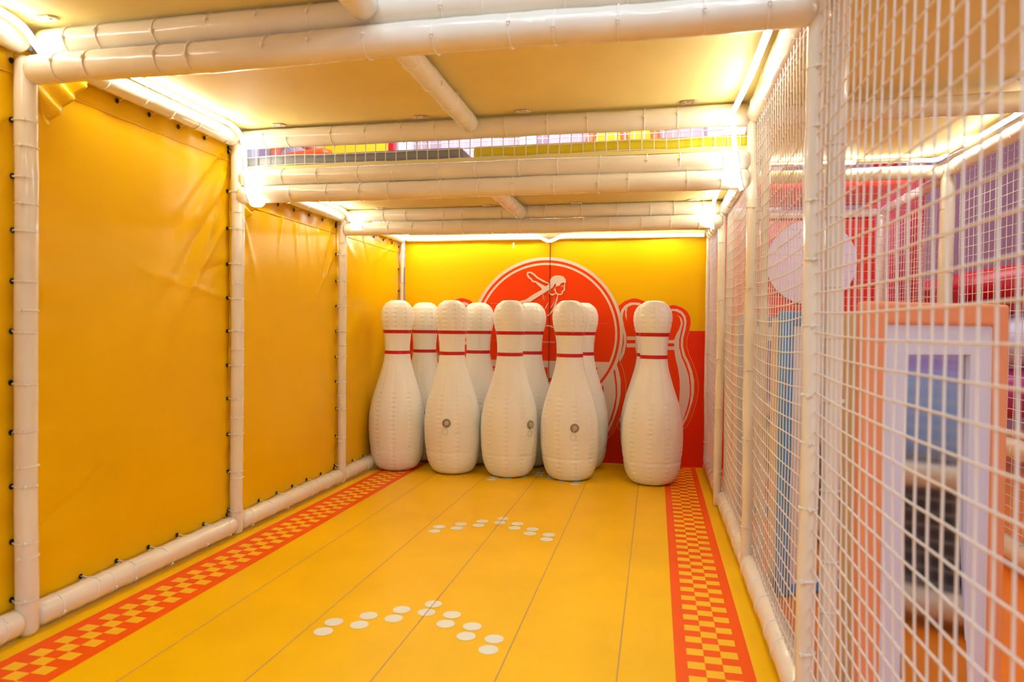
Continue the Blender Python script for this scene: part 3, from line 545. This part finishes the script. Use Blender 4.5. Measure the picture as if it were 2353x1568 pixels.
# ------------------------------------------------------------------ inflatable pins
PROF = [(0, .0), (0, .085), (.004, .125), (.012, .148), (.03, .165), (.06, .183), (.10, .198), (.15, .2085), (.165, .2095), (.172, .2080), (.18, .2110), (.24, .2185), (.30, .2215), (.36, .2215), (.42, .2185), (.50, .2055), (.58, .186), (.66, .160), (.72, .141), (.78, .123), (.84, .1085), (.88, .1025), (.92, .0990), (.96, .0985), (1.00, .1010), (1.05, .1065), (1.10, .1160), (1.14, .1250), (1.18, .1305), (1.21, .1300), (1.24, .1240), (1.27, .1110), (1.295, .0900), (1.31, .0700), (1.318, .050), (1.320, .0)]
def profr(z):
    for i in range(1, len(PROF)):
        if PROF[i][0] >= z > PROF[i - 1][0]:
            (z0, r0), (z1, r1) = PROF[i - 1], PROF[i]
            a = PROF[max(i - 2, 1)]; d = PROF[min(i + 1, len(PROF) - 1)]
            t = (z - z0) / (z1 - z0)
            m0 = (r1 - a[1]) / max(1e-5, z1 - a[0]) * (z1 - z0); m1 = (d[1] - r0) / max(1e-5, d[0] - z0) * (z1 - z0)
            if z > 1.30 or z < .02: return r0 + (r1 - r0) * t
            return (2 * t ** 3 - 3 * t * t + 1) * r0 + (t ** 3 - 2 * t * t + t) * m0 + (-2 * t ** 3 + 3 * t * t) * r1 + (t ** 3 - t * t) * m1
    return PROF[1][1]
def pin_r(z, a, seed):
    R = profr(z) * .985
    G = 10; ph = (a * G / (2 * PI)) % 1; d = min(ph, 1 - ph) / G * 2 * PI * max(R, .01)   # distance to the gore seam
    s = math.exp(-(d / .010) ** 2)
    r = R * (1 - .018 * s)
    amp = .0030 if (z < .62 or z > 1.06) else .0006
    r += amp * math.exp(-(d / .016) ** 2) * math.sin(z * 2 * PI / .034 + seed)
    r -= .0022 * math.exp(-((z - .168) / .004) ** 2)
    r += R * .010 * noise.noise((math.cos(a) * 1.2 + seed, math.sin(a) * 1.2, z * 3)) + .0012 * noise.noise((math.cos(a) * 6 + seed, math.sin(a) * 6, z * 14))
    return r
def make_pin(label, x, y, top_dx, rot, seed, valve=None):
    zs = [.0, .002, .005, .010, .018] + [.03 + (1.285 - .03) * i / 150 for i in range(151)] + [1.294, 1.302, 1.308, 1.313, 1.317, 1.3195]
    seg = 120; mb = MB(); vs = []
    def P(z, a, off=0.):
        R = max(.0, pin_r(z, a + rot, seed) + off) if 0.003 < z < 1.3199 else profr(z if z > 0 else .001)
        return (R * math.cos(a) + top_dx * z / 1.32, R * math.sin(a), z)
    for z in zs: vs += [P(z, 2 * PI * k / seg) for k in range(seg)]
    fs = []
    for i in range(len(zs) - 1):
        for k in range(seg):
            k2 = (k + 1) % seg; fs.append((i * seg + k, i * seg + k2, (i + 1) * seg + k2, (i + 1) * seg + k))
    fs.append(tuple(range(seg))[::-1]); fs.append(tuple((len(zs) - 1) * seg + k for k in range(seg)))
    mb.add(vs, fs); o = mb.build('bowling_pin', M['pin']); o.location = (x, y, .001)
    tag(o, label, 'bowling pin', 'inflatable bowling pins')
    for z0, z1 in ((1.060, 1.086), (.900, .926)):
        b = MB(); rows = [z0 + (z1 - z0) * i / 4 for i in range(5)]; vs = []
        for z in rows: vs += [P(z, 2 * PI * k / seg, .0012) for k in range(seg)]
        fs = [(i * seg + k, i * seg + (k + 1) % seg, (i + 1) * seg + (k + 1) % seg, (i + 1) * seg + k) for i in range(4) for k in range(seg)]
        b.add(vs, fs); st = b.build('stripe', M['pinred'], o); st['label'] = 'red stripe around the neck'
    if valve is not None:
        a = -PI / 2 + valve; zc = .400; c = Vector(P(zc, a)); nrm = Vector((math.cos(a), math.sin(a), 0)); tg = Vector((-math.sin(a), math.cos(a), 0)); up = Vector((0, 0, 1))
        def dome(cx, r0, h0, h1, n=28, r1=None):
            d = MB(); r1 = r1 or r0 * .92
            A = [c + tg * (cx[0] + r0 * math.cos(2 * PI * k / n)) + up * (cx[1] + r0 * math.sin(2 * PI * k / n)) + nrm * h0 for k in range(n)]
            B = [c + tg * (cx[0] + r1 * math.cos(2 * PI * k / n)) + up * (cx[1] + r1 * math.sin(2 * PI * k / n)) + nrm * h1 for k in range(n)]
            d.add(A + B, [(k, (k + 1) % n, n + (k + 1) % n, n + k) for k in range(n)] + [tuple(range(n, 2 * n))]); return d
        v = dome((0, 0), .035, -.008, .0035).build('valve', M['grey'], o, smooth=False); v['label'] = 'round grey valve patch'
        dome((0.002, .001), .017, .0035, .011, r1=.014).build('valve_cap', M['clear'], v, smooth=False)
        t = MB(); t.tube([c + nrm * .012 + up * .008, c + nrm * .018 - up * .004 - tg * .004, c + nrm * .010 - up * .030 - tg * .008], .0035, 8); t.build('valve_tab', M['clear'], v)
        t = MB(); t.tube([c + nrm * .004 + tg * (-.010 + .021 * math.cos(2 * PI * k / 28)) + up * (-.062 + .023 * math.sin(2 * PI * k / 28)) for k in range(29)], .0015, 6, False); t.build('pull_ring', M['clear'], v)
    return o
YF, YBk = 5.045, 5.468
make_pin('leftmost inflatable pin of the front row, next to the yellow vinyl', -1.978, YF + .01, -.005, .1, 1.1)
make_pin('second front pin from the left, its grey valve facing the camera', -1.517, YF + .005, -.022, .5, 2.3, .08)
make_pin('middle inflatable pin of the front row, grey valve near its right edge', -1.073, YF, -.004, .25, 3.7, 1.0)
make_pin('fourth front pin from the left, valve at its centre, in front of the red emblem', -.610, YF, -.018, .0, 4.9, .28)
make_pin('lone rightmost inflatable pin standing apart from the others', -.016, YF + .005, .004, .4, 5.5)
make_pin('back row pin seen between the first and second front pins', -1.900, YBk, .0, .2, 6.2, .45)
make_pin('back row pin seen between the second and middle front pins', -1.434, YBk, .0, .6, 7.4)
make_pin('back row pin half hidden behind the right of the middle front pin', -1.000, YBk, .0, .35, 8.3)
make_pin('back row pin half hidden behind the right of the fourth front pin', -.579, YBk, .0, .15, 9.6)
make_pin('back row pin almost fully hidden behind the lone rightmost pin', -.046, YBk, .0, .5, 10.2)

# ------------------------------------------------------------------ nets
c5 = (.0505, .0535)
g = 'rope nets of the right wall'
net('nearest white rope net of the right wall, blurred at the right picture edge', (.424, .32, .03), (0, 1, 0), (0, 0, 1), 33, 38, (.0505, .0535), .0022, g, sag=.02, seed=2.2)
net('second white rope net of the right wall, between the near post and the next', (.428, YP[0] + .02, .04), (0, 1, 0), (0, 0, 1), 24, 38, (.0497, .0532), .0020, g, sag=.03, seed=5.2)
net('third white rope net of the right wall', (.424, YP[1] + .02, .04), (0, 1, 0), (0, 0, 1), 24, 34, (.0497, .0532), .0020, g, sag=.035, seed=8.2)
net('farthest white rope net of the right wall, beside the rightmost pin', (.412, YP[2] + .02, .04), (0, 1, 0), (0, 0, 1), 23, 34, (.0497, .0532), .0019, g, sag=.03, seed=11.2)
net('narrow rope net across the slot over the cross beams', (-2.13, YP[1] + .034, 1.90), (1, 0, 0), (0, 0, 1), 46, 6, (.0555, .0465), .0024, None, sag=.0, seed=4.4, jit=.006)
g = 'rope nets beyond the right wall'
net('white rope net along the far side of the room beyond the right wall', (1.722, .6, .10), (0, 1, 0), (0, 0, 1), 64, 38, (.06, .0535), .0020, g, sag=.015, seed=14.2)
net('second parallel rope net just behind the far side net', (2.25, .6, .10), (0, 1, 0), (0, 0, 1), 64, 38, (.06, .0535), .0020, g, sag=.02, seed=17.2)
net('white rope net across the back of the room beyond the right wall', (.50, YP[2] + .16, .10), (1, 0, 0), (0, 0, 1), 22, 36, (.0525, .0535), .0016, g, sag=.01, seed=20.2)
net('rope net closing the alcove in front of the crimson panels', (1.665, YP[2] + .05, .10), (0, 1, 0), (0, 0, 1), 24, 34, (.05, .0535), .0018, g, sag=.01, seed=23.2)

# ------------------------------------------------------------------ the room beyond the net
g = 'padded posts and beams beyond the net'
def rp(label, p0, p1, r=.038, name='padded_post', cat='post'): return pipe(label, p0, p1, r, group=g, name=name, cat=cat)
rp('cream padded corner post of the room beyond the net', (1.665, YP[2], 0), (1.665, YP[2], 2.10), .040)
rp('near padded post on the far side of the room beyond the net', (1.665, YP[1] + .05, 0), (1.665, YP[1] + .05, 2.02), .036)
rp('padded post at the back corner of the alcove', (1.665, 5.66, 0), (1.665, 5.66, 2.00), .040)
rp('white padded post standing behind the alcove', (1.985, 6.0, 0), (1.985, 6.0, 2.6), .045)
rp('white padded cross beam of the room beyond the net, under its bent light strip', (.50, YP[2], 2.055), (1.64, YP[2], 2.055), .040, 'padded_beam', 'beam')
rp('white padded cross beam over the middle of the room beyond the net', (.50, YP[1], 2.065), (1.66, YP[1], 2.075), .044, 'padded_beam', 'beam')
rp('white padded top rail on the far side of the room beyond the net', (1.665, 1.2, 2.065), (1.665, 4.43, 2.065), .042, 'padded_beam', 'beam')
rp('white padded beam at the back of the red alcove ceiling', (.50, 5.66, 2.02), (1.63, 5.66, 2.02), .033, 'padded_beam', 'beam')
rp('white padded beam along the right edge of the red alcove ceiling', (1.665, 4.52, 2.03), (1.665, 5.62, 2.02), .034, 'padded_beam', 'beam')
rp('padded middle rail on the far side of the room beyond the net', (1.665, .8, .56), (1.665, 4.43, .56), .046, 'padded_rail', 'rail')
rp('padded floor rail on the far side of the room beyond the net', (1.665, .8, .085), (1.665, 4.43, .085), .050, 'padded_rail', 'rail')
mb = MB(); mb.box((.47, YP[2] + .04, 2.085), (1.62, 5.70, 2.10)); o = mb.build('alcove_canopy', M['redvinyl'], smooth=False); tag(o, 'glossy red canopy overhead at the back beyond the net', 'canopy')
mb = MB(); mb.box((.47, 5.72, 0), (1.63, 5.75, 2.05)); o = mb.build('wall_alcove', M['redvinyl'], smooth=False); struct(o, 'red vinyl wall behind the pale disc')
mb = MB(); n = 64; R = .33
mb.add([(1.175 + R * math.cos(2 * PI * k / n), 5.69, 1.650 + R * math.sin(2 * PI * k / n)) for k in range(n)] + [(1.175 + R * math.cos(2 * PI * k / n), 5.715, 1.650 + R * math.sin(2 * PI * k / n)) for k in range(n)],
       [tuple(range(n)), tuple(range(n, 2 * n))[::-1]] + [(k, (k + 1) % n, n + (k + 1) % n, n + k) for k in range(n)])
o = mb.build('wall_disc', M['lavender'], smooth=False, origin=(1.175, 5.70, 1.65)); tag(o, 'large pale lavender disc on the red wall beyond the net', 'disc')

def mirror(label, x, y, w_, top, padm, border=.07, t=.04, back=.058, rot=28., seed=0.):
    root = empty('distorting_mirror', (x, y, 0)); root.rotation_euler = (0, 0, math.radians(rot)); tag(root, label, 'mirror', 'padded funhouse mirrors in a row')
    bt = .012
    def frame(name, z0, z1, x0, x1, iz0, iz1, ix0, ix1, y0, y1, m, bw):
        b = MB()
        # ring of four bars joined as one frame mesh
        o4 = [(x0, z0), (x1, z0), (x1, z1), (x0, z1)]; i4 = [(ix0, iz0), (ix1, iz0), (ix1, iz1), (ix0, iz1)]
        vs = [(a, y0, c) for a, c in o4] + [(a, y0, c) for a, c in i4] + [(a, y1, c) for a, c in o4] + [(a, y1, c) for a, c in i4]
        fs = []
        for k in range(4):
            k2 = (k + 1) % 4
            fs += [(k, k2, 4 + k2, 4 + k), (8 + k2, 8 + k, 12 + k, 12 + k2), (k2, k, 8 + k, 8 + k2), (4 + k, 4 + k2, 12 + k2, 12 + k)]
        b.add(vs, fs); o = b.build(name, m, root, smooth=False); bevel(o, bw); return o
    frame('frame', .0, top, 0, w_, .045, top - .062, border, w_ - .052, 0, t, padm, .010)
    frame('mount', .040, top - .060, border - .003, w_ - .049, .085, top - .145, .153, w_ - .130, .012, .030, M['board'], .002)
    b = MB(); b.box((.012, t, .0), (w_ - .012, t + back, top - .03)); bevel(b.build('backing', M['backing'], root, smooth=False), .006)
    # wavy mirror sheet
    b = MB(); nx, nz = 20, 50; x0, x1, z0, z1 = .148, w_ - .125, .080, top - .140
    vs = [(x0 + (x1 - x0) * i / nx, .004 + .026 * j / nz + .008 * math.sin(PI * j / nz) + .0006 * math.sin(j / nz * 9 + seed) - .001 * math.sin(PI * i / nx), z0 + (z1 - z0) * j / nz) for j in range(nz + 1) for i in range(nx + 1)]
    b.add(vs, [(j * (nx + 1) + i, j * (nx + 1) + i + 1, (j + 1) * (nx + 1) + i + 1, (j + 1) * (nx + 1) + i) for j in range(nz) for i in range(nx)])
    b.build('mirror_sheet', M['mirror'], root)
    return root
mirror('orange padded funhouse mirror behind the nearest net', .55, 1.98, .507, 1.187, M['padorange'])
mirror('bright blue padded funhouse mirror seen through the second net', .515, 2.985, .507, 1.19, M['padblue'], border=.055)
mirror('pale blue padded funhouse mirror seen through the third net', .50, 4.25, .507, 1.195, M['padblue2'], border=.09)

# play pieces on the far side, seen past the orange mirror and in its sheet
mb = MB(); mb.box((2.35, 2.6, .005), (3.1, 4.6, .30)); o = bevel(mb.build('foam_block', M['mat_yellow']), .04); tag(o, 'low yellow foam block beyond the far net, at the right picture edge', 'foam block')
mb = MB(); mb.box((1.80, .2, 0), (1.85, 2.95, .50)); o = bevel(mb.build('low_barrier', M['dark']), .01); tag(o, 'dark low barrier close behind the far net, mirrored in the orange mirror', 'barrier')
mb = MB(); mb.box((3.11, .0, 0), (3.135, 5.9, .46)); o = bevel(mb.build('low_barrier', M['dark']), .01); tag(o, 'dark low barrier beyond the yellow foam block', 'barrier')
mb = MB(); mb.box((3.14, -.6, 0), (3.19, 2.6, .86)); o = bevel(mb.build('play_panel', M['lightblue']), .01); tag(o, 'light blue play panel reflected in the orange mirror', 'panel')
mb = MB(); mb.box((3.20, -.6, 0), (3.25, 2.6, 1.30)); o = bevel(mb.build('play_panel', M['violet']), .01); tag(o, 'violet play panel reflected above the light blue one', 'panel')
def arc_tube(name, c, R, a0, a1, r, m, label, cat, dz=0., group=None):
    mb = MB(); n = 40; pts = [(c[0] + R * math.cos(a0 + (a1 - a0) * i / n), c[1] + R * math.sin(a0 + (a1 - a0) * i / n), c[2] + dz * i / n) for i in range(n + 1)]
    mb.tube(pts, r, 20); o = mb.build(name, m, origin=c); tag(o, label, cat, group); return o
g = 'curved slide tubes far behind the nets'
arc_tube('slide_tube', (3.35, 7.0, 1.36), .95, -PI, 0, .20, M['crimson'], 'crimson curved slide tube far behind the nets', 'slide', .35, g)
arc_tube('slide_tube', (3.35, 7.0, .94), .95, -PI, 0, .20, M['lavender'], 'lavender curved slide tube under the crimson one', 'slide', .35, g)
arc_tube('slide_tube', (3.35, 7.0, .52), .95, -PI, 0, .20, M['magenta'], 'magenta curved slide tube below the lavender one', 'slide', .35, g)
def board(name, a, b, m, label, cat='panel', bw=.01, group=None):
    mb = MB(); mb.box(a, b); o = bevel(mb.build(name, m, smooth=False, origin=((a[0] + b[0]) / 2, a[1], a[2])), bw); tag(o, label, cat, group); return o
board('vinyl_curtain', (1.78, 5.2, 0), (1.80, 6.5, 2.25), M['crimson'], 'crimson vinyl panel right of the pale disc behind nets')
board('vinyl_curtain', (1.82, 6.50, 0), (2.05, 6.54, 2.6), M['crimson'], 'narrow crimson panel between white posts beyond the alcove')
board('vinyl_curtain', (2.08, 6.30, 0), (2.19, 6.34, 2.6), M['salmon'], 'narrow salmon panel left of the cream corner post')
board('vinyl_curtain', (2.05, 6.0, 0), (2.33, 6.04, 1.45), M['crimson'], 'low crimson panel behind the cream corner post')

# ------------------------------------------------------------------ hall behind and upper level
mb = MB(); mb.box((-6.5, 7.4, 1.80), (1.45, 8.95, 1.90)); struct(mb.build('floor', M['hallwall'], smooth=False), 'upper level floor behind the slot')
for _x in (-5.6, -2.3, 1.0):
    pipe({-5.6: 'leftmost', -2.3: 'middle', 1.0: 'rightmost'}[_x] + ' white padded post carrying the upper level floor', (_x, 8.9, -.05), (_x, 8.9, 1.80), .05, group='posts under the upper level', name='padded_post', cat='post')
mb = MB(); mb.box((-9, 9.0, -.1), (1.5, 9.1, 7)); struct(mb.build('wall_hall', M['hallwall'], smooth=False), 'pale lavender hall wall')
mb = MB(); mb.box((1.5, 9.0, -.1), (9.1, 9.1, 7)); struct(mb.build('wall_hall_purple', M['purple'], smooth=False), 'dusky purple hall wall behind the nets')
mb = MB(); mb.box((7.0, -3, -.1), (7.1, 9.1, 7)); struct(mb.build('wall_right', M['purple'], smooth=False), 'dusky purple hall wall on the right')
g = 'foam mats on the upper deck'
board('foam_mat', (-2.22, 3.285, 1.944), (-.955, 4.30, 2.008), M['mat_grey'], 'grey foam mat on the rear deck, seen through the slot on the left', 'mat', .018, g)
board('foam_mat', (-.900, 3.285, 1.944), (.40, 4.30, 2.008), M['mat_yellow'], 'mustard yellow foam mat on the rear deck, seen through the slot on the right', 'mat', .018, g)
g = 'coloured play panels on the level above'
board('play_panel', (-4.62, 8.0, 1.9), (-4.0, 8.05, 4.2), M['lavender'], 'pale lavender panel at the left end of the slot view', group=g)
board('play_panel', (-4.15, 7.9, 1.9), (-3.23, 7.95, 4.2), M['bright_yellow'], 'bright yellow panel in the left half of the slot view', group=g)
board('play_panel', (-3.23, 7.88, 1.9), (-3.16, 7.96, 4.2), M['crimson'], 'narrow red edge panel beside the bright yellow one', group=g)
board('play_panel', (-.80, 7.9, 1.9), (.02, 7.95, 4.2), M['bright_yellow'], 'bright yellow panel in the right half of the slot view', group=g)
board('play_panel', (-2.66, 8.2, 1.9), (-1.64, 8.25, 4.2), M['pinkwall'], 'pink panel in the middle of the slot view', group=g)
board('play_panel', (-1.30, 8.2, 1.9), (-.82, 8.25, 4.2), M['pinkwall'], 'pink panel left of the right yellow panel', group=g)
board('play_panel', (.05, 8.2, 1.9), (.52, 8.25, 4.2), M['pinkwall'], 'pink panel right of the right yellow panel', group=g)
board('support_column', (-5.4, 7.8, 1.9), (-5.02, 7.95, 4.2), M['board'], 'pale blue-white column at the far left of the slot view', 'column')
board('support_column', (-3.15, 8.0, 1.9), (-2.98, 8.1, 4.2), M['board'], 'pale column beside the red edge in the slot view', 'column')
board('support_column', (-1.62, 8.0, 1.9), (-1.42, 8.1, 4.2), M['board'], 'pale column in the middle of the slot view', 'column')
board('support_column', (.54, 8.0, 1.9), (.95, 8.1, 4.2), M['board'], 'pale column at the right end of the slot view', 'column')
net('rope net of the upper level far behind the slot', (-2.75, 7.45, 1.905), (1, 0, 0), (0, 0, 1), 34, 19, (.10, .10), .006, None, sag=.0, seed=31.2, jit=.006)
mb = MB(); mb.tube([(-5.0, 7.6, 1.95), (-4.8, 7.6, 2.9), (-4.55, 7.6, 3.13), (-4.3, 7.6, 3.17), (-3.95, 7.6, 3.20), (-3.86, 7.6, 3.17)], .06, 14); o = mb.build('slide_lip', M['slide_orange']); tag(o, 'orange slide edge in front of the left yellow panel', 'slide')
mb = MB(); mb.tube([(-4.7, 7.80, 1.95), (-4.7, 7.80, 3.3), (-4.5, 7.80, 3.5), (-4.25, 7.80, 3.36), (-4.12, 7.80, 3.30), (-4.05, 7.80, 3.2)], .07, 14); o = mb.build('curved_slide', M['salmon']); tag(o, 'salmon curved slide rim beside the left yellow panel', 'slide')
g = 'orange legs on the right yellow panel'
for (x0, x1, r, l) in ((-.83, -.68, .055, 'left slanted orange leg before the right yellow panel'), (-.33, -.40, .045, 'middle orange leg before the right yellow panel'), (.00, -.06, .055, 'right orange leg before the right yellow panel')):
    mb = MB(); mb.tube([(x0 - .3 * (x1 - x0), 7.7, 1.92), (x0, 7.7, 2.95), (x1, 7.7, 3.45)], r, 14); o = mb.build('climbing_leg', M['slide_orange']); tag(o, l, 'leg', g)
